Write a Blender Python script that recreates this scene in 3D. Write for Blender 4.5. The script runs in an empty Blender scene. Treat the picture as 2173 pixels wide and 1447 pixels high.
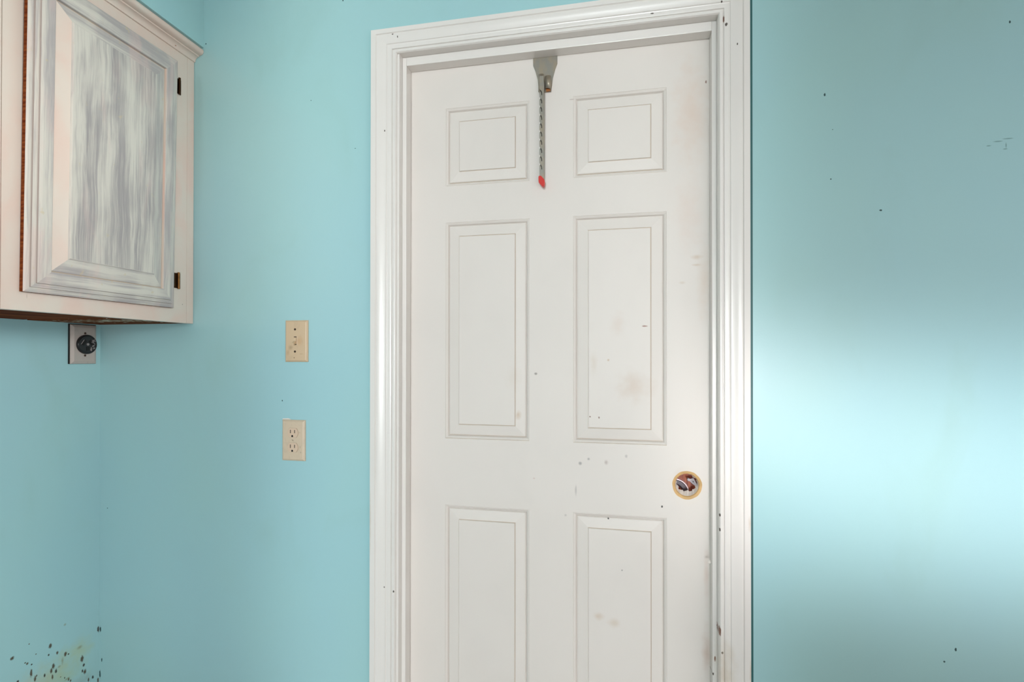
import bpy, bmesh, math
from mathutils import Vector, Matrix
S = bpy.context.scene
COL = S.collection
PI = math.pi

# ------------------------------------------------------------------ camera
cd = bpy.data.cameras.new('camera'); cam = bpy.data.objects.new('camera', cd); COL.objects.link(cam)
YAW, PITCH, ROLL = math.radians(11.4115), math.radians(0.3226), math.radians(0.0502)
fw = Vector((-math.sin(YAW)*math.cos(PITCH), math.cos(YAW)*math.cos(PITCH), math.sin(PITCH)))
rt = Vector((math.cos(YAW), math.sin(YAW), 0)); up = rt.cross(fw)
r2 = rt*math.cos(ROLL) + up*math.sin(ROLL); u2 = up*math.cos(ROLL) - rt*math.sin(ROLL)
cam.matrix_world = Matrix(((r2.x, u2.x, -fw.x, 0), (r2.y, u2.y, -fw.y, 0), (r2.z, u2.z, -fw.z, 1.27), (0, 0, 0, 1)))
cd.sensor_width = 36; cd.lens = 1110*36/2173; cd.shift_y = 0.0125; cd.clip_start = 0.02
S.camera = cam

# ------------------------------------------------------------------ light
w = bpy.data.worlds.new('world'); S.world = w; w.use_nodes = True
bg = w.node_tree.nodes['Background']; bg.inputs[0].default_value = (1.0, 0.985, 0.97, 1); bg.inputs[1].default_value = 0.76
def area(name, loc, target, sx, sy, power, col=(1, 1, 1), spread=180):
    l = bpy.data.lights.new(name, 'AREA'); l.shape = 'RECTANGLE'; l.size = sx; l.size_y = sy
    l.energy = power; l.color = col; l.spread = math.radians(spread)
    o = bpy.data.objects.new(name, l); COL.objects.link(o); o.location = loc
    o.rotation_euler = (Vector(target)-Vector(loc)).to_track_quat('-Z', 'Z').to_euler()
    return o
area('window_daylight', (1.80, -1.6, 0.66), (0.6, 1.2, 0.9), 2.2, 1.00, 14, (1.0, 0.985, 0.97))
area('door_wall_fill', (-0.31, -1.9, 1.27), (-0.31, 1.27, 1.27), 1.2, 2.8, 4.1, (0.90, 0.98, 1.0), 10)  # narrow lamp added to brighten the door and wall beside it; no doorway built
area('cabinet_fill', (1.7, -0.75, 1.9), (-1.175, 0.75, 1.75), 0.7, 0.7, 1.6, (1.0, 0.96, 0.93), 24)  # added fill aimed at the cabinet front, no source modelled
area('left_wall_fill', (1.7, -0.85, 0.85), (-1.49, 0.74, 0.66), 0.8, 0.6, 1.15, (1.0, 0.99, 0.96), 26)  # extra fill lamp added for the lower left wall
area('right_patch_fill', (1.09, -1.6, 1.04), (0.95, 1.27, 1.00), 1.4, 0.46, 1.65, (1.0, 0.955, 0.955), 11)  # added narrow beam that lays the bright patch on the right wall
area('left_end_fill', (-1.1, -1.9, 1.3), (-1.1, 1.27, 1.3), 0.8, 2.5, 0.9, (1.0, 0.97, 0.97), 16)  # added fill lamp for the left end of the door wall
area('right_wall_fill', (1.0, -1.6, 1.42), (0.85, 1.27, 1.42), 1.5, 0.9, 0.55, (1.0, 0.98, 0.97), 18)  # added fill lamp lifting the right wall around mid height
S.view_settings.view_transform = 'Standard'; S.view_settings.look = 'None'
S.view_settings.exposure = 0.0; S.view_settings.gamma = 1.0
S.view_settings.use_curve_mapping = False

# ------------------------------------------------------------------ materials
def lin(c):
    return tuple(((v/255)/12.92 if v/255 <= 0.04045 else ((v/255+0.055)/1.055)**2.4) for v in c) + (1,)
class NT:
    def __init__(s, name, rough=0.5, metal=0.0, spec=0.5):
        s.m = bpy.data.materials.new(name); s.m.use_nodes = True; s.t = s.m.node_tree
        s.b = s.t.nodes['Principled BSDF']; s.b.inputs['Roughness'].default_value = rough
        s.b.inputs['Metallic'].default_value = metal; s.b.inputs['Specular IOR Level'].default_value = spec
        s.pos = s.t.nodes.new('ShaderNodeNewGeometry').outputs['Position']
    def n(s, typ, **kw):
        x = s.t.nodes.new('ShaderNode'+typ)
        for k, v in kw.items(): setattr(x, k, v)
        return x
    def put(s, sock, v):
        if hasattr(v, 'links') or hasattr(v, 'is_output'): s.t.links.new(v, sock)
        else: sock.default_value = v
    def vm(s, op, a, b=None):
        x = s.n('VectorMath', operation=op); s.put(x.inputs[0], a)
        if b is not None: s.put(x.inputs[1], b)
        return x.outputs['Value'] if op == 'LENGTH' else x.outputs[0]
    def ma(s, op, a, b=None, clamp=False):
        x = s.n('Math', operation=op, use_clamp=clamp); s.put(x.inputs[0], a)
        if b is not None: s.put(x.inputs[1], b)
        return x.outputs[0]
    def noise(s, scale, detail=3, dist=0.0, rough=0.5, vec=None):
        x = s.n('TexNoise'); s.t.links.new(s.vm('MULTIPLY', vec or s.pos, tuple(scale)), x.inputs['Vector'])
        x.inputs['Scale'].default_value = 1; x.inputs['Detail'].default_value = detail
        x.inputs['Distortion'].default_value = dist; x.inputs['Roughness'].default_value = rough
        return x.outputs['Fac']
    def ramp(s, f, lo, hi, a=0.0, b=1.0):
        x = s.n('MapRange', interpolation_type='SMOOTHSTEP'); s.put(x.inputs[0], f)
        x.inputs[1].default_value = lo; x.inputs[2].default_value = hi
        x.inputs[3].default_value = a; x.inputs[4].default_value = b
        return x.outputs[0]
    def mix(s, f, a, b):
        x = s.n('Mix', data_type='RGBA'); s.put(x.inputs[0], f); s.put(x.inputs[6], a); s.put(x.inputs[7], b)
        return x.outputs[2]
    def spots(s, base, lst):
        """marks with a shape of their own: (centre, radii, colour, strength, softness)"""
        wob = s.noise((260, 260, 260), 2)
        wob2 = s.noise((40, 40, 40), 3)
        for c, r, col, a, soft in lst:
            big = max(r) > 0.012 and soft > .5
            d = s.vm('LENGTH', s.vm('MULTIPLY', s.vm('SUBTRACT', s.pos, tuple(c)), tuple(1/v for v in r)))
            d = s.ma('ADD', d, s.ma('MULTIPLY', wob2 if big else wob, 1.0 if big else 0.9))
            f = s.ramp(d, 1.35-soft*1.1, 1.5, a, 0.0)
            base = s.mix(f, base, lin(col))
        return base
    def bump(s, h, strength, dist):
        x = s.n('Bump'); x.inputs['Strength'].default_value = strength; x.inputs['Distance'].default_value = dist
        s.put(x.inputs['Height'], h); s.t.links.new(x.outputs[0], s.b.inputs['Normal'])
    def done(s, col):
        s.put(s.b.inputs['Base Color'], col); return s.m

def flat(name, col, rough=0.5, metal=0.0, var=0.0):
    t = NT(name, rough, metal)
    if var:
        f = t.noise((35, 35, 35), 4)
        c = tuple(v*(1-var) for v in col)
        return t.done(t.mix(t.ramp(f, .35, .65), lin(col), lin(c)))
    return t.done(lin(col))

DARK, TAN, BRN, GRY = (35, 32, 30), (196, 168, 134), (120, 78, 56), (150, 146, 144)
# --- wall paint
def teal(name, spots):
    t = NT(name, 0.27, 0, 0.6)
    a = t.mix(t.ramp(t.noise((1.6, 1.6, 1.1), 3), .35, .68), lin((165, 210, 218)), lin((168, 213, 215)))
    a = t.mix(t.ramp(t.noise((5, 5, 3), 4, .6), .55, .8, 0, .35), a, lin((160, 202, 200)))
    a = t.spots(a, spots)
    t.bump(t.noise((240, 240, 240), 3), .05, .002)
    return t.done(a)
WSP = [(-0.8928,1.1503,.0017,.0023),(-0.6793,1.82,.0023,.0011),(-1.4649,.8257,.0017,.0017),(-1.1375,2.1514,.0023,.0023),(.45,1.8511,.0023,.0045),
 (.4659,1.7723,.0013,.0013),(.5602,1.5888,.0034,.0023),(.8016,1.9691,.0023,.0034),(.6988,.6536,.0023,.0045),(.6778,.6254,.0023,.0023),
 (.4619,1.663,.0017,.0017),(-.8092,1.9599,.0013,.0013),(-.7158,2.2174,.0023,.0023),(-1.4877,.4697,.0034,.009),(-1.4821,.3807,.0023,.0068),(-1.4885,.3387,.0034,.0135)]
ws = [((x, 1.27, z), (a, .05, b), (28, 66, 70), .95, .3) for x, z, a, b in WSP]
ws += [((x, 1.27, z), (a, .05, b), (80, 120, 124), .6, .6) for x, z, a, b in
       [(.7796,1.7209,.010,.0018),(.7939,1.7118,.0022,.008),(.7982,1.7253,.0125,.0018),(.7922,1.7041,.006,.0018),(.762,1.713,.006,.0018)]]
M_WALL = teal('teal_wall_paint', ws)
MOLD = [(1.2687,.4706,.0042,.01),(1.1357,.493,.005,.0067),(1.0838,.5255,.0017,.0017),(1.1315,.4709,.0025,.0033),(1.1536,.4645,.0033,.005),
 (1.1754,.4489,.0042,.0067),(1.1835,.4444,.0025,.0025),(1.1005,.4905,.0017,.0017),(1.2209,.4101,.005,.01),(1.2259,.39,.0033,.005),(1.1438,.4338,.0042,.0083),
 (1.1383,.4241,.0033,.0083),(1.1505,.417,.0033,.0067),(1.08,.4773,.0033,.0033),(1.0749,.482,.0025,.0017),(1.0902,.4692,.0025,.0025),(1.0893,.4472,.0033,.0117),
 (1.2297,.3688,.005,.0075),(1.2223,.3749,.0025,.005),(1.0987,.427,.0033,.0083),(1.1023,.4333,.0017,.0033),(1.122,.4222,.0025,.005),(1.1417,.4058,.0025,.0083),
 (1.163,.3935,.0017,.0017),(1.1734,.3845,.0017,.0033),(1.1839,.3746,.0025,.005),(1.1898,.3674,.0025,.0033),(1.2526,.3395,.0033,.005),(1.2399,.3397,.0025,.0067),
 (1.2682,.3213,.0033,.0083),(1.0583,.4447,.0033,.0033),(1.0453,.5102,.005,.005)]
ms = [((-1.493, y, z), (.05, a, b), c, s, .9) for y, z, a, b, c, s in
      [(1.163,.40,.10,.075,(176,198,158),.6),(1.2098,.44,.06,.05,(184,202,160),.55),(1.0976,.41,.11,.06,(188,196,168),.55),(1.18,.345,.10,.03,(120,110,90),.35)]]
ms += [((-1.493, y, z), (.05, a*1.15, b*1.1), (84, 66, 44) if i % 3 else (50, 34, 24), .95, .45) for i, (y, z, a, b) in enumerate(MOLD)]
ms += [((-1.493, y, z), (.05, a, b), (128, 124, 84), .6, .8) for y, z, a, b in
       [(1.2145,.4467,.0117,.0067),(1.1674,.4344,.005,.0133),(1.1583,.4242,.0067,.005),(1.1804,.3779,.01,.005),(1.1737,.5308,.005,.005)]]
M_WALL_LEFT = teal('teal_wall_paint_with_mould', ms)
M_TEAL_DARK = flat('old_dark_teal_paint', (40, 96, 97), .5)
# --- white trim paint
def white(name, base, spots, rough=.33):
    t = NT(name, rough, 0, .5)
    a = t.mix(t.ramp(t.noise((6, 6, 4), 4, .5), .4, .75, 0, .5), lin(base), lin(tuple(v*.975 for v in base)))
    a = t.spots(a, spots)
    t.bump(t.noise((180, 180, 60), 3), .05, .001)
    return t.done(a)
CAS = [(-.5676,2.1003,.0023,.0023),(-.5546,2.0926,.0017,.0034),(-.5905,1.8544,.0017,.0034),(.2426,2.027,.0034,.0045),(.2376,2.0405,.0017,.009),
 (.2657,1.9779,.0017,.0034),(.0796,2.0728,.0045,.0017),(.2326,2.08,.0023,.0023),(.2277,.6471,.0028,.0124),(.2126,.6808,.0028,.0158),(.2327,.5997,.0028,.0034),
 (.2215,.5697,.0023,.0068),(.228,.9107,.0017,.0045),(.228,.8776,.0017,.0045),(-.5643,.667,.0023,.0034),(-.589,.6769,.0017,.0023),(.2104,.5919,.0017,.0034),(.2174,.534,.0023,.0034)]
cs = [((x, 1.26, z), (a, .2, b), BRN if b > .006 else (70, 60, 50), .95, .3) for x, z, a, b in CAS]
cs += [((.2915, 1.26, .5695), (.004, .2, .03), TAN, .7, .8), ((.29, 1.26, .8965), (.006, .2, .02), TAN, .4, .8), ((-.626, 1.26, .85), (.004, .2, .12), TAN, .35, .9),
       ((.24, 1.26, .55), (.03, .2, .12), (205, 190, 165), .5, .9)]
M_TRIM = white('glossy_white_trim_paint', (236, 233, 229), cs, .28)
DSP = [(.2083,1.9307,.0023,.0045,BRN,.95,.3),(.106,.9059,.0023,.0034,DARK,.95,.3),(-.2046,1.2266,.005,.004,(120,112,106),.7,.6),(-.2511,1.121,.010,.016,TAN,.6,.9),
 (-.0676,1.1205,.0023,.0023,BRN,.8,.3),(-.0455,1.1187,.002,.003,BRN,.8,.3),(-.0922,1.003,.0056,.0056,GRY,.75,.7),(-.0711,1.0145,.0056,.0056,GRY,.75,.7),
 (-.0282,1.008,.0068,.009,(176,160,152),.7,.8),(.021,1.0251,.0045,.0056,GRY,.5,.8),(-.0225,.8681,.0026,.0023,DARK,.9,.3),(.0651,1.3453,.009,.0022,(150,100,80),.8,.5),
 (.1885,1.5107,.020,.008,TAN,.45,.9),(.1863,1.4915,.016,.0045,TAN,.45,.9),(.1526,1.4493,.011,.0056,TAN,.35,.9),(.0391,1.1971,.062,.056,(214,196,180),.6,1.0),
 (-.0467,.6245,.018,.0135,TAN,.45,.9),(-.0088,.612,.020,.016,(212,196,176),.55,.9),(-.1136,1.9198,.008,.002,(180,165,155),.6,.6),(.1641,.9602,.052,.052,(238,224,196),.5,.9),
 (.150,.9879,.025,.022,(214,200,190),.4,.9),(-.1028,.9352,.0034,.02,GRY,.45,.8),(-.2093,.9598,.0056,.0034,(205,180,170),.6,.7),(-.0006,1.3483,.028,.045,(222,206,194),.5,1.0),
 (-.2623,1.2177,.028,.045,(218,206,192),.4,1.0),(-.0583,1.2548,.0135,.034,(214,198,180),.4,1.0),(.0106,.7438,.0023,.0023,GRY,.7,.3),(-.1288,.871,.0045,.0045,GRY,.4,.8),
 (.204,1.448,.024,.135,(222,205,190),.6,1.0),(.2089,.569,.016,.079,(196,168,150),.6,1.0),(.208,.75,.010,.10,(214,190,175),.5,1.0),(.175,1.86,.06,.17,(226,206,192),.7,1.0),(.165,1.62,.05,.12,(228,212,202),.6,1.0),(-.0225,1.262,.004,.004,TAN,.6,.6)]
M_DOOR = white('off_white_door_paint', (231, 225, 219), [((x, 1.321, z), (a, .2, b), c, s, so) for x, z, a, b, c, s, so in DSP], .5)
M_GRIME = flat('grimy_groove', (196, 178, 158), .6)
M_TAN = flat('bare_tan_primer', (226, 184, 124), .6, 0, .08)
M_RAG = flat('rough_white_filler', (250, 240, 232), .7, 0, .06)
t = NT('red_brown_core_wood', .5); M_CORE = t.done(t.mix(t.ramp(t.noise((220, 220, 14), 3), .35, .65), lin((120, 42, 22)), lin((176, 92, 56))))
M_RING_DARK = flat('dark_grey_rubber', (82, 70, 80), .45)
M_RING_LIGHT = flat('pale_lilac_metal_rim', (196, 178, 184), .35, .3)
M_LATCH = flat('dull_silver', (150, 144, 148), .45, .6, .25)
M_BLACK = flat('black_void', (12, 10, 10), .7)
# --- cabinet
def cream(name, spots=()):
    t = NT(name, .42, 0, .4)
    a = t.mix(t.ramp(t.noise((9, 9, 6), 4, .6), .38, .7), lin((224, 214, 203)), lin((227, 204, 192)))
    a = t.spots(a, spots)
    t.bump(t.noise((150, 150, 40), 3), .08, .001)
    return t.done(a)
cspots = [((-1.175, 1.232, z), (.05, .0012, .0018), (110, 100, 90), .8, .3) for z in (1.413,)]
cspots += [((-1.175, .845, 1.392), (.05, .0004, .006), (120, 105, 90), .7, .4), ((-1.165, 1.2, 2.109), (.05, .003, .0015), (170, 110, 80), .8, .3)]
M_CREAM = cream('cream_cabinet_paint', cspots)
def streaks(name, vertical, pink=0.3, dark=1.0):
    t = NT(name, .5, 0, .35)
    S1 = (30, 27, 2.3) if vertical else (20, 2.6, 40)
    S2 = (60, 260, 6) if vertical else (60, 6, 280)
    S3 = (7, 7, 3.4)
    warp = t.n('TexNoise'); warp.inputs['Scale'].default_value = 9; warp.inputs['Detail'].default_value = 2
    t.t.links.new(t.pos, warp.inputs['Vector'])
    v = t.vm('ADD', t.pos, t.vm('MULTIPLY', t.vm('SUBTRACT', warp.outputs['Color'], (.5, .5, .5)), (.016, .016, .016)))
    broad = t.noise(S1, 6, .35, .62, v); fine = t.noise(S2, 3, .2, .6, v); patch = t.noise(S3, 3, .8)
    f = t.ma('ADD', t.ma('MULTIPLY', broad, .85), t.ma('MULTIPLY', patch, .55))
    f = t.ma('ADD', f, t.ma('MULTIPLY', fine, .42))
    f = t.ramp(f, .76, 1.08)
    g = tuple(int(v*dark) for v in (176, 171, 171))
    c = t.mix(f, lin(g), lin((214, 211, 202)))
    p = t.ramp(t.noise((16, 22, 6), 4, .6), .50, .68, 0, pink)
    c = t.mix(p, c, lin((224, 196, 190)))
    b = t.ramp(t.noise((60, 60, 50), 2), .68, .78, 0, .5)
    c = t.mix(b, c, lin((205, 190, 150)))
    t.bump(t.ma('ADD', fine, broad), .25, .0012)
    return t.done(c)
M_SV = streaks('brushed_whitewash_vertical', True)
M_SH = streaks('brushed_whitewash_horizontal', False, .35)
M_SF = streaks('brushed_whitewash_panel', True, .2, .93)
M_LINE = flat('step_shade_line', (172, 162, 156), .6)  # grey painted on the cabinet door's profile steps as their shading
M_PINK = cream('pinkish_primer')
t = NT('dark_stained_wood', .9, 0, .05); M_WOOD = t.done(t.mix(t.ramp(t.noise((30, 6, 160), 4), .35, .7), lin((104, 48, 24)), lin((150, 84, 46))))
t = NT('half_painted_wood', .9, 0, .05)
M_WOODW = t.done(t.mix(t.ramp(t.ma('ADD', t.noise((60, 60, 60), 4), t.ma('MULTIPLY', t.vm('LENGTH', t.vm('MULTIPLY', t.vm('SUBTRACT', t.pos, (-1.3, 1.14, 1.36)), (2, 9, 1))), .35)), .5, .58, 1, 0), lin((120, 66, 38)), lin((206, 190, 168))))
M_BRASS = flat('antique_brass', (74, 48, 26), .35, .8, .2)
M_BRASS_L = flat('worn_brass', (140, 98, 52), .4, .7, .2)
# --- fittings
def dirty(name, col, spots, rough=.35):
    t = NT(name, rough, 0, .5)
    a = t.mix(t.ramp(t.noise((60, 60, 40), 4, .5), .5, .75, 0, .4), lin(col), lin(tuple(v*.9 for v in col)))
    return t.done(t.spots(a, spots))
M_BEIGE = dirty('aged_beige_plastic', (212, 188, 156), [((-.864, 1.265, 1.294), (.010, .05, .010), (150, 120, 92), .55, .9), ((-.872, 1.265, 1.280), (.008, .05, .012), (160, 128, 96), .5, .9),
   ((-.838, 1.265, 1.312), (.012, .05, .018), (205, 160, 112), .5, .9), ((-.853, 1.265, 1.267), (.002, .05, .002), (110, 80, 60), .8, .4), ((-.832, 1.265, 1.277), (.009, .05, .0012), (170, 130, 90), .5, .7)])
M_BEIGE2 = dirty('pale_beige_plastic', (216, 198, 174), [((-.835, 1.265, 1.027), (.0018, .05, .006), (120, 110, 96), .7, .7), ((-.833, 1.265, 1.013), (.003, .05, .003), (140, 128, 110), .6, .8), ((-.836, 1.265, 1.066), (.006, .05, .004), (176, 160, 138), .6, .9)])
M_SOCK = flat('pinkish_beige_plastic', (220, 196, 172), .4)
M_SCREW = flat('dark_screw', (62, 44, 32), .4, .5)
M_STEELP = dirty('brushed_steel_plate', (186, 178, 172), [], .4)
M_BLKP = flat('black_bakelite', (24, 23, 25), .3)
M_SPLAT = flat('white_paint_splatter', (150, 145, 145), .5)
M_GALV = NT('dull_galvanised_steel', .42, .45)
M_GALV = M_GALV.done(M_GALV.mix(M_GALV.ramp(M_GALV.noise((50, 50, 30), 3), .35, .65), lin((146, 144, 136)), lin((160, 149, 132))))
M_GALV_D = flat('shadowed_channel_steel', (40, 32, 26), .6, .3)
M_RUST = flat('rusty_steel', (176, 112, 62), .6, .4)
M_RED = flat('red_plastic', (214, 48, 40), .3)
M_CAULK = flat('white_caulk', (232, 226, 218), .6)
M_CEIL = flat('ceiling_paint', (235, 232, 226), .8)
M_FLOOR = flat('floor_brown_vinyl', (140, 98, 70), .5, 0, .1)

# ------------------------------------------------------------------ mesh helpers
def obj(name, bm, mats, parent=None, smooth=False, label=None, kind=None):
    bmesh.ops.recalc_face_normals(bm, faces=bm.faces)
    me = bpy.data.meshes.new(name)
    if parent is not None:
        off = Vector(parent.get('_o', (0, 0, 0)))
        bmesh.ops.translate(bm, verts=bm.verts, vec=-off)
    bm.to_mesh(me); bm.free()
    for m in (mats if isinstance(mats, (list, tuple)) else [mats]): me.materials.append(m)
    if smooth:
        for p in me.polygons: p.use_smooth = True
        if smooth == 'auto':
            me.set_sharp_from_angle(angle=math.radians(32))
    o = bpy.data.objects.new(name, me); COL.objects.link(o)
    if parent is not None:
        o.parent = parent; o['_o'] = tuple(parent.get('_o', (0, 0, 0)))
    if label: o['label'] = label
    if kind: o['kind'] = kind
    return o
def thing(name, loc, label, cat, group=None, kind=None):
    o = bpy.data.objects.new(name, None); COL.objects.link(o); o.location = loc; o['_o'] = tuple(loc)
    o.empty_display_size = .05
    o['label'] = label; o['category'] = cat
    if group: o['group'] = group
    if kind: o['kind'] = kind
    return o
MY = lambda y0: (lambda u, v, h: Vector((u, y0-h, v)))      # surface facing -y
MX = lambda x0: (lambda u, v, h: Vector((x0+h, u, v)))      # surface facing +x
def box(bm, a, b, mi=0, bevel=0):
    x0, y0, z0 = a; x1, y1, z1 = b
    vs = [bm.verts.new(p) for p in ((x0,y0,z0),(x1,y0,z0),(x1,y1,z0),(x0,y1,z0),(x0,y0,z1),(x1,y0,z1),(x1,y1,z1),(x0,y1,z1))]
    fs = [bm.faces.new([vs[i] for i in q]) for q in ((3,2,1,0),(4,5,6,7),(0,1,5,4),(1,2,6,5),(2,3,7,6),(3,0,4,7))]
    for f in fs: f.material_index = mi
    if bevel:
        es = list({e for f in fs for e in f.edges})
        r = bmesh.ops.bevel(bm, geom=es, offset=bevel, segments=2, affect='EDGES', profile=.6)
        for f in r['faces']: f.material_index = mi
    return fs
def rings(bm, mp, x0, x1, z0, z1, prof, cap=True, capm=0, mats=None, ins=(1, 1, 1, 1)):
    """nested rectangles: prof = [(inset, height)]; sides left, right, bottom, top; mats(i, side) -> index"""
    loops = []
    for s, h in prof:
        a, b, c, d = x0+s*ins[0], x1-s*ins[1], z0+s*ins[2], z1-s*ins[3]
        loops.append([bm.verts.new(mp(u, v, h)) for u, v in ((a, c), (b, c), (b, d), (a, d))])
    for i in range(len(loops)-1):
        p, q = loops[i], loops[i+1]
        for k, side in enumerate(('B', 'R', 'T', 'L')):
            f = bm.faces.new((p[k], p[(k+1) % 4], q[(k+1) % 4], q[k]))
            f.material_index = mats(i, side) if mats else 0
    if cap:
        f = bm.faces.new(loops[-1]); f.material_index = capm
    return loops
def prism(bm, mp, pts, h0, h1, mi=0):
    a = [bm.verts.new(mp(u, v, h0)) for u, v in pts]; b = [bm.verts.new(mp(u, v, h1)) for u, v in pts]
    n = len(pts); fs = [bm.faces.new(a), bm.faces.new(b)]
    fs += [bm.faces.new((a[i], a[(i+1) % n], b[(i+1) % n], b[i])) for i in range(n)]
    for f in fs: f.material_index = mi
    return fs
def lathe(bm, mp, cu, cv, prof, n=40, mi=0, sx=1, sy=1):
    """prof = [(radius, height)] about an axis along the surface normal"""
    loops = []
    for r, h in prof:
        loops.append([bm.verts.new(mp(cu+r*sx*math.cos(2*PI*k/n), cv+r*sy*math.sin(2*PI*k/n), h)) for k in range(n)])
    for p, q in zip(loops, loops[1:]):
        for k in range(n): bm.faces.new((p[k], p[(k+1) % n], q[(k+1) % n], q[k])).material_index = mi
    for l in (loops[0], loops[-1]):
        bm.faces.new(l).material_index = mi
def extrude_y(bm, pts, y0, y1, mi=0):
    a = [bm.verts.new((x, y0, z)) for x, z in pts]; b = [bm.verts.new((x, y1, z)) for x, z in pts]
    n = len(pts); bm.faces.new(a); bm.faces.new(b)
    for i in range(n): bm.faces.new((a[i], a[(i+1) % n], b[(i+1) % n], b[i])).material_index = mi
N = bmesh.new

# ------------------------------------------------------------------ room shell
YW, XL, ZC = 1.27, -1.493, 2.44
OX0, OX1, OZ = -0.575, 0.245, 2.064          # rough opening
bm = N(); box(bm, (XL-.12, YW, 0), (OX0, YW+.114, ZC)); box(bm, (OX1, YW, 0), (2.7, YW+.114, ZC)); box(bm, (OX0, YW, OZ), (OX1, YW+.114, ZC))
obj('wall_back', bm, M_WALL, kind='structure')
bm = N(); box(bm, (XL-.12, -2.2, 0), (XL, YW, ZC)); obj('wall_left', bm, M_WALL_LEFT, kind='structure')
bm = N(); box(bm, (XL-.12, -2.2, -.1), (2.7, YW+.6, 0)); obj('floor', bm, M_FLOOR, kind='structure')
bm = N(); box(bm, (XL-.12, -2.2, ZC), (2.7, YW+.6, ZC+.1)); obj('ceiling', bm, M_CEIL, kind='structure')
bm = N(); box(bm, (XL, -2.2, 2.1405), (-1.1440, YW, ZC)); obj('wall_soffit', bm, M_WALL, kind='structure')
# old dark paint line left beside the casing
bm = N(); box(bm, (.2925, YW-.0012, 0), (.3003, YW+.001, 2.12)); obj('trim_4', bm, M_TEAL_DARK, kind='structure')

# casing: profile swept round the opening with mitred corners
CP = [(0, 0), (0, .0150), (.001, .0165), (.0140, .0170), (.0152, .0150), (.0162, .0140), (.0175, .0155), (.0215, .0155), (.0300, .0135), (.0380, .0120), (.0415, .0118),
      (.0430, .0098), (.0450, .0092), (.0462, .0110), (.0525, .0108), (.0560, .0100), (.0570, .0066), (.0582, .0066), (.0595, .0095), (.0625, .0102), (.0655, .0095), (.068, .0060), (.068, 0)]
CX0, CX1, CZ = -.6282, .2925, 2.1175
def casing_piece(which):
    bm = N(); mp = MY(YW); A, B = [], []
    for s, h in CP:
        if which == 'L': a, b = (CX0+s, 0), (CX0+s, CZ-s*.92)
        elif which == 'R': a, b = (CX1-s*.97, 0), (CX1-s*.97, CZ-s*.92)
        else: a, b = (CX0+s, CZ-s*.92), (CX1-s*.97, CZ-s*.92)
        A.append(bm.verts.new(mp(a[0], a[1], h))); B.append(bm.verts.new(mp(b[0], b[1], h)))
    n = len(A)
    for i in range(n): bm.faces.new((A[i], A[(i+1) % n], B[(i+1) % n], B[i]))
    bm.faces.new(A); bm.faces.new(B)
    return bm
tr = thing('trim_1', (-.17, YW, 0), 'white moulded casing around the six-panel door', 'door casing', kind='structure')
obj('casing_leg', casing_piece('L'), M_TRIM, tr, 'auto'); obj('casing_leg', casing_piece('R'), M_TRIM, tr, 'auto')
obj('casing_head', casing_piece('T'), M_TRIM, tr, 'auto')
# jamb and stops
JX0, JX1, JZ = -.5543, .2262, 2.0560
tr = thing('trim_2', (-.17, YW+.05, 0), 'white door jamb with stops inside the casing', 'door jamb', kind='structure')
bm = N(); box(bm, (OX0, YW-.002, 0), (JX0, YW+.114, JZ)); obj('jamb_side', bm, M_TRIM, tr)
bm = N(); box(bm, (JX1, YW-.002, 0), (OX1, YW+.114, JZ)); obj('jamb_side', bm, M_TRIM, tr)
bm = N(); box(bm, (OX0, YW-.002, JZ), (OX1, YW+.114, OZ)); obj('jamb_head', bm, M_TRIM, tr)
SX0, SX1, SZ, SY0, SY1 = -.5431, .2160, 2.0335, 1.2876, 1.3200
bm = N(); box(bm, (JX0, SY0, 0), (SX0, SY1, JZ), bevel=.0012); obj('door_stop', bm, M_TRIM, tr)
bm = N(); box(bm, (SX1, SY0, 0), (JX1, SY1, JZ), bevel=.0012); obj('door_stop', bm, M_TRIM, tr)
bm = N(); box(bm, (SX0, SY0, SZ), (SX1, SY1, JZ), bevel=.0012); obj('door_stop', bm, M_TRIM, tr)
# flap of torn paint on the right stop
bm = N(); prism(bm, MY(1.2872), [(.2065, .7925), (.2105, .7985), (.2125, .790), (.2085, .7895)], 0, .0006); obj('paint_flake', bm, M_CAULK, tr, label='small torn flake of white paint')

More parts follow.
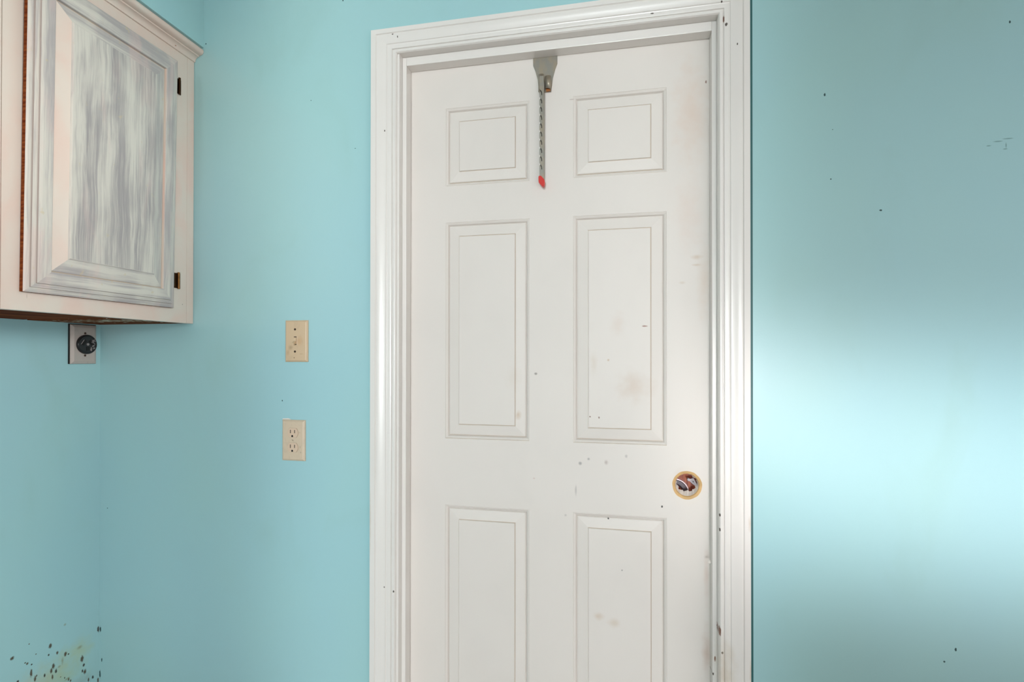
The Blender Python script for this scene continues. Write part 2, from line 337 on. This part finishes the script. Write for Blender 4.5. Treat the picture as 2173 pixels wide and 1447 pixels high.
# ------------------------------------------------------------------ six-panel door
DY = 1.321; mp = MY(DY)
DX0, DX1, DZ0, DZ1 = -.5510, .2230, .012, 2.0380
PX = [(-.446, -.2213), (-.1095, .1172)]
PZ = [(.235, .880), (1.0550, 1.6245), (1.7210, 1.9272)]
HX, HZ, HR, AR = .1641, .9607, .0268, .0343
HB = (.1206, .2076, .917, 1.004)          # cell round the bore
def door_mesh():
    bm = N()
    xs = [DX0, PX[0][0], PX[0][1], PX[1][0], PX[1][1], HB[0], HB[1], DX1]
    zs = [DZ0, PZ[0][0], PZ[0][1], HB[2], HB[3], PZ[1][0], PZ[1][1], PZ[2][0], PZ[2][1], DZ1]
    V = {}
    def v(x, z):
        k = (round(x, 5), round(z, 5))
        if k not in V: V[k] = bm.verts.new(mp(x, z, 0))
        return V[k]
    for i in range(len(xs)-1):
        for j in range(len(zs)-1):
            x, z = (xs[i]+xs[i+1])/2, (zs[j]+zs[j+1])/2
            if any(a < x < b for a, b in PX) and any(a < z < b for a, b in PZ): continue
            if HB[0] < x < HB[1] and HB[2] < z < HB[3]: continue
            bm.faces.new((v(xs[i], zs[j]), v(xs[i+1], zs[j]), v(xs[i+1], zs[j+1]), v(xs[i], zs[j+1])))
    n = 48; sq, c1, c2, c3, c4 = [], [], [], [], []
    for k in range(n):
        a = 2*PI*k/n; ca, sa = math.cos(a), math.sin(a)
        hw, hh = (HB[1]-HB[0])/2, (HB[3]-HB[2])/2; t_ = min(hw/abs(ca) if abs(ca) > 1e-6 else 9, hh/abs(sa) if abs(sa) > 1e-6 else 9)
        sq.append(bm.verts.new(mp((HB[0]+HB[1])/2+t_*ca, (HB[2]+HB[3])/2+t_*sa, 0)))
        wob = .0002*math.sin(3*a+1)+.00025*math.sin(7*a)+.00015*math.sin(13*a)
        c1.append(bm.verts.new(mp(HX+(AR+wob)*ca, HZ+(AR+wob)*sa, 0)))
        c2.append(bm.verts.new(mp(HX+(HR+.0018+wob)*ca, HZ+(HR+.0018+wob)*sa, -.0012)))
        c3.append(bm.verts.new(mp(HX+HR*ca, HZ+HR*sa, -.004)))
        rg = .0012*math.sin(5*a)+.0016*math.sin(11*a+2)+.0008*math.sin(23*a)
        c4.append(bm.verts.new(mp(HX+.0008+(HR-.0030+rg)*ca, HZ+.0025+(HR-.0052+rg)*sa, -.020)))
    for A, B, m in ((sq, c1, 0), (c1, c2, 1), (c2, c3, 1), (c3, c4, 2)):
        for k in range(n): bm.faces.new((A[k], A[(k+1) % n], B[(k+1) % n], B[k])).material_index = m
    # square cell corners
    P = [(0, 0), (.0007, -.0012), (.0018, -.0006), (.0060, -.0030), (.0088, -.0085), (.0096, -.0085), (.0104, -.0050), (.0125, -.0042),
         (.0360, -.0012), (.0366, -.0026), (.0378, -.0026), (.0384, -.0004), (.0392, 0)]
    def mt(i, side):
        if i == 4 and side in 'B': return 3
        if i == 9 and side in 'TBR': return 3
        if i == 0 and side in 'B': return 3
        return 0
    for a, b in PX:
        for c, d in PZ:
            rings(bm, mp, a, b, c, d, P, mats=mt)
    # edges and back of the slab
    o = [bm.verts.new(mp(x, z, 0)) for x, z in ((DX0, DZ0), (DX1, DZ0), (DX1, DZ1), (DX0, DZ1))]
    q = [bm.verts.new(mp(x, z, -.035)) for x, z in ((DX0, DZ0), (DX1, DZ0), (DX1, DZ1), (DX0, DZ1))]
    for k in range(4): bm.faces.new((o[k], o[(k+1) % 4], q[(k+1) % 4], q[k]))
    bmesh.ops.remove_doubles(bm, verts=bm.verts, dist=1e-5)
    return bm
dr = thing('door_1', (-.165, DY, 0), 'off-white six-panel door with an empty round lock hole', 'door', kind='structure')
obj('door_slab', door_mesh(), [M_DOOR, M_TAN, M_RAG, M_GRIME], dr)
bm = N(); box(bm, (HX-.05, DY+.052, HZ-.05), (HX+.05, DY+.056, HZ+.05)); obj('core_wood', bm, M_CORE, dr, label='reddish wood seen inside the lock hole')
bm = N(); lathe(bm, MY(DY+.0515), .1405, .9310, [(.0185, 0), (.0185, .001), (.022, .005), (.030, .004), (.0315, 0)], 48)
obj('lock_ring', bm, M_RING_DARK, dr, 'auto', label='dark grey ring inside the lock hole')
bm = N(); lathe(bm, MY(DY+.0465), .1405, .9310, [(.0178, -.004), (.0178, .0012), (.001, .0012)], 40); obj('lock_core', bm, M_CORE, dr, label='red-brown round recess inside the dark ring')
bm = N()
n = 48
lo = [[bm.verts.new(MY(DY+.0515)(.1405+r*math.cos(2*PI*k/n), .9310+r*math.sin(2*PI*k/n), h)) for k in range(n)] for r, h in ((.0312, 0), (.0316, .005), (.0345, .005), (.035, 0))]
for p, q in zip(lo, lo[1:]):
    for k in range(n): bm.faces.new((p[k], p[(k+1) % n], q[(k+1) % n], q[k]))
obj('lock_rim', bm, M_RING_LIGHT, dr, 'auto', label='pale lilac rim around the dark ring')
bm = N(); m2 = MY(DY+.022)
prism(bm, m2, [(.1660, .9715), (.1685, .9755), (.1712, .9735), (.1735, .9715), (.1790, .9735), (.1800, .9775), (.1815, .9725), (.1845, .9690), (.1880, .9640), (.1905, .9585), (.1915, .9530), (.1880, .9545), (.1855, .9575), (.1800, .9590), (.1760, .9625), (.1735, .9670), (.1705, .9680), (.1680, .9665)], 0, .006)
bmesh.ops.bevel(bm, geom=list(bm.edges), offset=.0008, segments=1, affect='EDGES')
la = obj('latch', bm, M_LATCH, dr, label='bent silver latch tongue inside the lock hole')
bm = N(); prism(bm, m2, [(.1785, .9672), (.1800, .9678), (.1822, .9658), (.1812, .9645), (.1795, .9650)], .0058, .0063); obj('latch_hole', bm, M_BLACK, la)

# ------------------------------------------------------------------ hanging metal bracket at the door head
hk = thing('hanger_bracket', (-.181, DY, 1.94), 'grey metal over-door hanger with notched folding arm and red tip, on top of white door', 'hanger')
bm = N(); mp = MY(1.3205)
L = [(-.0310, 2.040), (-.0310, 2.0140), (-.0255, 2.000), (-.0195, 1.9780), (-.0175, 1.960), (-.0145, 1.9430)]
pts = [(-.1805+x, z) for x, z in L] + [(-.1805-x, z) for x, z in reversed(L)]
prism(bm, mp, pts, 0.0002, .0016)
obj('bracket_plate', bm, M_GALV, hk)
def curl(cx, a0, a1, r=.0078, z0=1.9430, z1=1.9790, zt=0.0, mat=M_GALV, name='bracket_curl', cy=1.3120):
    bm = N(); n = 20; rr = [r, r-.0011]; L_ = []
    for q in rr:
        for zz in (z0, z1):
            L_.append([bm.verts.new((cx+q*math.cos(a0+(a1-a0)*k/n), cy-q*.9*math.sin(a0+(a1-a0)*k/n), zz + (zt*k/n if zz == z0 else 0))) for k in range(n+1)])
    for A, B in ((0, 1), (2, 3), (0, 2), (1, 3)):
        for k in range(n): bm.faces.new((L_[A][k], L_[A][k+1], L_[B][k+1], L_[B][k]))
    for k in (0, n): bm.faces.new((L_[0][k], L_[1][k], L_[3][k], L_[2][k]))
    return obj(name, bm, mat, hk, True)
curl(-.1895, PI*1.45, PI*.15, r=.0075, z1=1.9850)
curl(-.1722, -PI*.35, PI*.98, zt=.006)
bm = N(); box(bm, (-.1775, 1.3125, 1.9440), (-.1665, 1.3185, 1.9560)); obj('rusty_lining', bm, M_RUST, hk, label='rust-orange inner face of the bracket')
# arm: front strip with hooked notches over a dark channel
def arm():
    x0, x1 = -.1925, -.1818; zt, zb = 1.9760, 1.7170
    sp, z1 = .0208, 1.9445
    left = [(x0, zt)]
    for k in range(10):
        z = z1-k*sp
        left += [(x0, z), (x0+.0045, z-.0052), (x0+.0063, z-.0105), (x0+.0068, z-.0168), (x0+.0048, z-.0168), (x0+.0044, z-.0110), (x0+.0030, z-.0080), (x0, z-.0048)]
    left.append((x0, zb))
    bm = N(); mp = MY(1.3015)
    # triangulated plate: strips between the notched edge and the straight right edge
    outline = left + [(x1, zb), (x1, zt)]
    f0 = [bm.verts.new(mp(u, v, 0)) for u, v in outline]; f1 = [bm.verts.new(mp(u, v, .0012)) for u, v in outline]
    from mathutils.geometry import tessellate_polygon
    for tri in tessellate_polygon([[Vector((u, v, 0)) for u, v in outline]]):
        for f in (f0, f1):
            try: bm.faces.new([f[i] for i in tri])
            except ValueError: pass
    n = len(outline)
    for i in range(n): bm.faces.new((f0[i], f0[(i+1) % n], f1[(i+1) % n], f1[i]))
    return bm
ar = obj('arm', arm(), M_GALV, hk, label='notched steel arm hanging from the bracket')
bm = N(); box(bm, (-.1822, 1.3015, 1.7170), (-.1808, 1.3105, 1.9600)); obj('arm_flange', bm, M_GALV, ar)
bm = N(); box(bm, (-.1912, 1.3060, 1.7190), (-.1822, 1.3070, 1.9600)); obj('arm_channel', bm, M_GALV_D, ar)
bm = N(); mp = MY(1.3090)
prism(bm, mp, [(-.1945, 1.7150), (-.1945, 1.7220), (-.1930, 1.7240), (-.1895, 1.7240), (-.1868, 1.7225), (-.1795, 1.7130), (-.1788, 1.7060), (-.1800, 1.6985), (-.1840, 1.6958), (-.1942, 1.7080)], 0, .0125)
bmesh.ops.bevel(bm, geom=[e for e in bm.edges], offset=.0006, segments=2, affect='EDGES', clamp_overlap=True)
obj('end_cap', bm, M_RED, ar, 'auto', label='red plastic tip')

# ------------------------------------------------------------------ switch and outlet on the door wall
def plate(x0, x1, z0, z1, mp=MY(YW), th=.0062, bev=.0042):
    bm = N(); rings(bm, mp, x0, x1, z0, z1, [(0, 0), (0, .0020), (.0008, .0032), (bev, th-.0004), (bev+.0012, th)]); return bm
sw = thing('light_switch', (-.848, YW, 1.2555), 'dirty beige toggle light switch plate on teal wall, left of the door', 'light switch')
T = .0062
obj('cover_plate', plate(-.8822, -.8142, 1.2555, 1.3678), M_BEIGE, sw)
bm = N(); mp = MY(YW+0.0); rings(bm, mp, -.8555, -.8445, 1.3000, 1.3255, [(0, T+.0002), (.0007, T+.0004), (.0009, T-.003+.0035), (.0016, T+.0003)], capm=1); obj('toggle_slot', bm, [M_BEIGE, M_SCREW], sw)
bm = N(); box(bm, (-.8535, YW-T-.0016, 1.3035), (-.8463, YW-T+.0005, 1.3215)); 
rings(bm, lambda u, v, h: Vector((u, YW-T-h, v-h*.55)), -.8535, -.8465, 1.3052, 1.3130, [(0, 0), (.0008, .0100), (.0014, .0112)])
obj('toggle', bm, M_BEIGE, sw)
for z in (1.3432, 1.2834):
    bm = N(); lathe(bm, MY(YW), -.8508, z, [(.0030, T-.0008), (.0030, T+.0003), (.0022, T+.0007)], 20); s_ = obj('screw', bm, M_SCREW, sw)
ol = thing('duplex_outlet', (-.856, YW, .9895), 'beige duplex power outlet on teal wall, below the toggle light switch', 'power outlet')
obj('cover_plate', plate(-.8905, -.8213, .9893, 1.0993), M_BEIGE2, ol)
for zc in (1.0650, 1.0255):
    bm = N(); r = .0165; pts = []
    for k in range(48):
        a = 2*PI*k/48; pts.append((-.8562+r*math.cos(a), zc+max(-.0132, min(.0132, r*math.sin(a)))))
    prism(bm, MY(YW), pts, T-.001, T+.0007, 1)
    pts2 = [(-.8562+(x+.8562)*.955, zc+(z-zc)*.945) for x, z in pts]
    prism(bm, MY(YW), pts2, T-.001, T+.0016, 0)
    so = obj('socket_face', bm, [M_SOCK, M_GRIME], ol)
    for dx, hw in ((-.0062, .0036), (.0062, .0032)):
        bm = N(); box(bm, (-.8562+dx-.0009, YW-T-.0019, zc+.0025-hw), (-.8562+dx+.0009, YW-T-.0010, zc+.0045+hw)); obj('slot', bm, M_BLACK, so)
    bm = N(); pts3 = [(-.8570+.0025*math.cos(a), zc-.0085+.0028*math.sin(a)) for a in [PI*k/10 for k in range(11)]]+[(-.8595, zc-.0112), (-.8545, zc-.0112)]
    prism(bm, MY(YW), pts3, T+.0010, T+.0019); obj('ground_hole', bm, M_BLACK, so)
bm = N(); lathe(bm, MY(YW), -.8568, 1.0452, [(.0026, T-.0008), (.0026, T+.0004), (.002, T+.0007)], 20); sc = obj('screw', bm, M_BEIGE2, ol)
bm = N(); prism(bm, MY(YW), [(-.8590, 1.0467), (-.8586, 1.0472), (-.8544, 1.0440), (-.8548, 1.0434)], T+.0006, T+.0011); obj('screw_slot', bm, M_SCREW, sc)
# bare strip of old paint above the outlet plate
bm = N(); prism(bm, MY(YW), [(-.8915, 1.0998), (-.8903, 1.1022), (-.874, 1.1030), (-.868, 1.1012), (-.866, 1.0996)], -.0002, .0010)
o = obj('paint_chip', bm, M_CAULK); o['label'] = 'thin white strip of bare plaster above the beige duplex outlet'; o['category'] = 'paint chip'

# ------------------------------------------------------------------ range receptacle on the left wall
ro = thing('range_outlet', (XL, 1.2200, 1.2485), 'steel plate with round black high-voltage range outlet under the cabinet', 'power outlet')
mx = MX(XL)
bm = N(); box(bm, (XL-.0005, 1.1772, 1.2488), (XL+.0042, 1.2525, 1.3608)); obj('shadow_gap', bm, M_BLACK, ro, label='black strip drawn as the shadow edge behind the plate')  # thin black box standing in for the shadow edge round the plate
bm = N(); rings(bm, mx, 1.1790, 1.2520, 1.2490, 1.3590, [(0, 0), (0, .0055), (.0010, .0070), (.0075, .0100), (.0082, .0100)]); obj('cover_plate', bm, M_STEELP, ro)
RC = (1.2190, 1.3040); TT = .0100
bm = N(); lathe(bm, mx, RC[0], RC[1], [(.0275, TT-.001), (.0275, TT+.005), (.0262, TT+.0072), (.0235, TT+.0078), (.0225, TT+.0066), (.002, TT+.0064)], 48)
fc = obj('receptacle_face', bm, M_BLKP, ro, 'auto')
def rotbox(cu, cv, w_, h_, ang, h0, h1):
    c, s = math.cos(ang), math.sin(ang)
    return [(cu+c*x-s*z, cv+s*x+c*z) for x, z in ((-w_, -h_), (w_, -h_), (w_, h_), (-w_, h_))]
for du, dv, ang in ((-.0105, .0055, -.6), (.0105, .0055, .6), (0, -.0120, 0)):
    bm = N(); prism(bm, mx, rotbox(RC[0]+du, RC[1]+dv, .0042, .0078 if ang else .0055, ang, 0, 0), TT+.0060, TT+.0076)
    obj('slot', bm, M_BLACK, fc)
    if ang:
        bm = N(); prism(bm, mx, rotbox(RC[0]+du-.0048*(1 if ang < 0 else -1), RC[1]+dv+.001, .0006, .0078, ang, 0, 0), TT+.0060, TT+.0082); obj('slot_edge', bm, M_SPLAT, fc)
bm = N(); lathe(bm, mx, RC[0], RC[1], [(.0035, TT+.006), (.0035, TT+.0078), (.0015, TT+.0080)], 16); obj('centre_screw', bm, M_SPLAT, fc)
import random
random.seed(4)
bm = N()
for k in range(16):
    a = random.uniform(-1.15, .75); r = random.uniform(.012, .0255); s_ = random.uniform(.0006, .0021)
    lathe(bm, mx, RC[0]+r*math.cos(a), RC[1]+r*math.sin(a), [(s_, TT+.0062), (s_*.7, TT+.0083)], 7, 0, 1, random.uniform(.6, 2.2))
obj('paint_splatter', bm, M_SPLAT, fc, label='whitish paint splatter on the black outlet', kind='stuff')
for z in (RC[1]+.0315, RC[1]-.0315):
    bm = N(); lathe(bm, mx, RC[0]-.0025, z, [(.0030, TT-.001), (.0030, TT+.001), (.0018, TT+.0018)], 16); obj('screw', bm, M_SCREW, ro, 'auto')

# ------------------------------------------------------------------ upper cabinets
FX = -1.175; CB, CT = 1.3625, 2.141
def profile_crown():
    p = [(FX-.004, 2.1015), (FX+.004, 2.1020), (FX+.0045, 2.1060), (FX+.0065, 2.1110), (FX+.0110, 2.1150), (FX+.0160, 2.1160), (FX+.0170, 2.1185), (FX+.0205, 2.1190)]
    for k in range(9):
        a = -PI*.42+PI*.80*k/8; p.append((FX+.0205+.0010+.0095*math.cos(a), 2.1290+.0095*math.sin(a)*.98))
    return p+[(FX+.022, 2.1400), (FX-.004, 2.1400)]
def cabinet(y0, y1, lab, with_strip):
    c = thing('upper_cabinet', (XL, (y0+y1)/2, CB), lab, 'cabinet', 'wall cabinets along the left wall')
    bm = N(); box(bm, (XL+.002, y0+.001, CB+.012), (FX-.019, y1-.001, CT-.004)); obj('carcass', bm, M_WOOD, c)
    return c
def face_frame(bm, y0, y1, d0, d1, z0, z1):
    x0, x1 = FX-.019, FX
    box(bm, (x0, y0, CB), (x1, d0, CT-.002)); box(bm, (x0, d1, CB), (x1, y1, CT-.002))
    box(bm, (x0, d0, CB), (x1, d1, z0)); box(bm, (x0, d0, z1), (x1, d1, CT-.002))
cab = cabinet(.7985, 1.2685, 'cream wall cabinet with whitewashed raised-panel door, beside the door wall corner', True)
bm = N(); face_frame(bm, .7990, 1.2452, .845, 1.180, 1.415, 2.050); obj('face_frame', bm, M_CREAM, cab)
bm = N(); box(bm, (FX-.019, 1.2459, CB), (FX+.0003, 1.2690, 2.103), bevel=.0006); obj('scribe_strip', bm, M_CREAM, cab)
bm = N(); extrude_y(bm, profile_crown(), .7990, 1.2690); obj('crown_moulding', bm, M_CREAM, cab, 'auto')
bm = N(); box(bm, (XL+.001, .7990, CB+.0015), (FX-.0195, 1.0640, CB+.0118)); obj('bottom_panel', bm, M_WOOD, cab, label='dark stained wood underside')
bm = N(); box(bm, (XL+.001, 1.0740, CB+.0008), (FX-.0195, 1.2690, CB+.0118)); obj('bottom_panel', bm, M_WOODW, cab, label='underside half covered with white paint')
# door leaf, tilted slightly off the frame at the top
D0, D1, E0, E1 = .8305, 1.1930, 1.4000, 2.0620
def tilt(u, v, h): return Vector((FX+.001+h+.0095*(v-E0)/(E1-E0), u, v))
P = [(0, 0), (0, .0085), (.0035, .0105), (.0080, .0112), (.0102, .0108), (.0108, .0140), (.0170, .0148), (.0191, .0145), (.0197, .0178), (.0260, .0190), (.0272, .0190),
     (.0450, .0190), (.0462, .0182), (.0470, .0125), (.0488, .0125), (.0495, .0140), (.0530, .0150), (.0775, .0200), (.0785, .0200), (.0795, .0220), (.0812, .0226)]
def mt(i, side):
    if i == 0: return 3
    if i in (12, 14): return 4 if side in 'R' else (0 if side in 'L' else 1)
    if i == 13: return 5
    if i in (15, 16) and side in 'L': return 4
    if i in (15, 16) and side in 'T': return 1
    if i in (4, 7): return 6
    return 0 if side in 'LR' else 1
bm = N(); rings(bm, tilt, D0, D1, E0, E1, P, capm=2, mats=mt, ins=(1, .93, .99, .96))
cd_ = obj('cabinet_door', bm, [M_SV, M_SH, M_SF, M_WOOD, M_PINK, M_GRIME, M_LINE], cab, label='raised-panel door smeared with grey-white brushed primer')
for z0, z1 in ((1.984, 2.029), (1.4535, 1.4985)):
    bm = N(); box(bm, (FX, 1.1990, z0+.002), (FX+.0016, 1.2230, z1-.002), bevel=.0005); hg = obj('hinge', bm, M_BRASS, cab, label='antique brass hinge')
    bm = N()
    nn = 14
    A = [bm.verts.new((FX+.0052+.0030*math.cos(2*PI*k/nn), 1.2140+.0030*math.sin(2*PI*k/nn), z0)) for k in range(nn)]
    B = [bm.verts.new((v.co.x, v.co.y, z1)) for v in A]
    bm.faces.new(A); bm.faces.new(B)
    for k in range(nn): bm.faces.new((A[k], A[(k+1) % nn], B[(k+1) % nn], B[k]))
    obj('hinge_barrel', bm, M_BRASS if z0 > 1.8 else M_BRASS_L, hg, 'auto')
cab2 = cabinet(.3300, .7980, 'neighbouring cream wall cabinet, only its edge in view at far left', False)
bm = N(); face_frame(bm, .3300, .7972, .40, .74, 1.415, 2.050); obj('face_frame', bm, M_CREAM, cab2)
bm = N(); extrude_y(bm, profile_crown(), .3300, .7980); obj('crown_moulding', bm, M_CREAM, cab2, 'auto')
bm = N(); box(bm, (XL+.001, .3310, CB+.0015), (FX-.0195, .7980, CB+.0118)); obj('bottom_panel', bm, M_WOOD, cab2, label='dark stained wood underside')
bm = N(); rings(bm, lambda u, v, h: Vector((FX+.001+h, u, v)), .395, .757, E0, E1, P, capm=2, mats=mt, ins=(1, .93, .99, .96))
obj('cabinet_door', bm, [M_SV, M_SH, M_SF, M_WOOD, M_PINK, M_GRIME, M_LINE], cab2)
# caulk bead between crown and soffit
for o in bpy.data.objects:
    if '_o' in o: del o['_o']
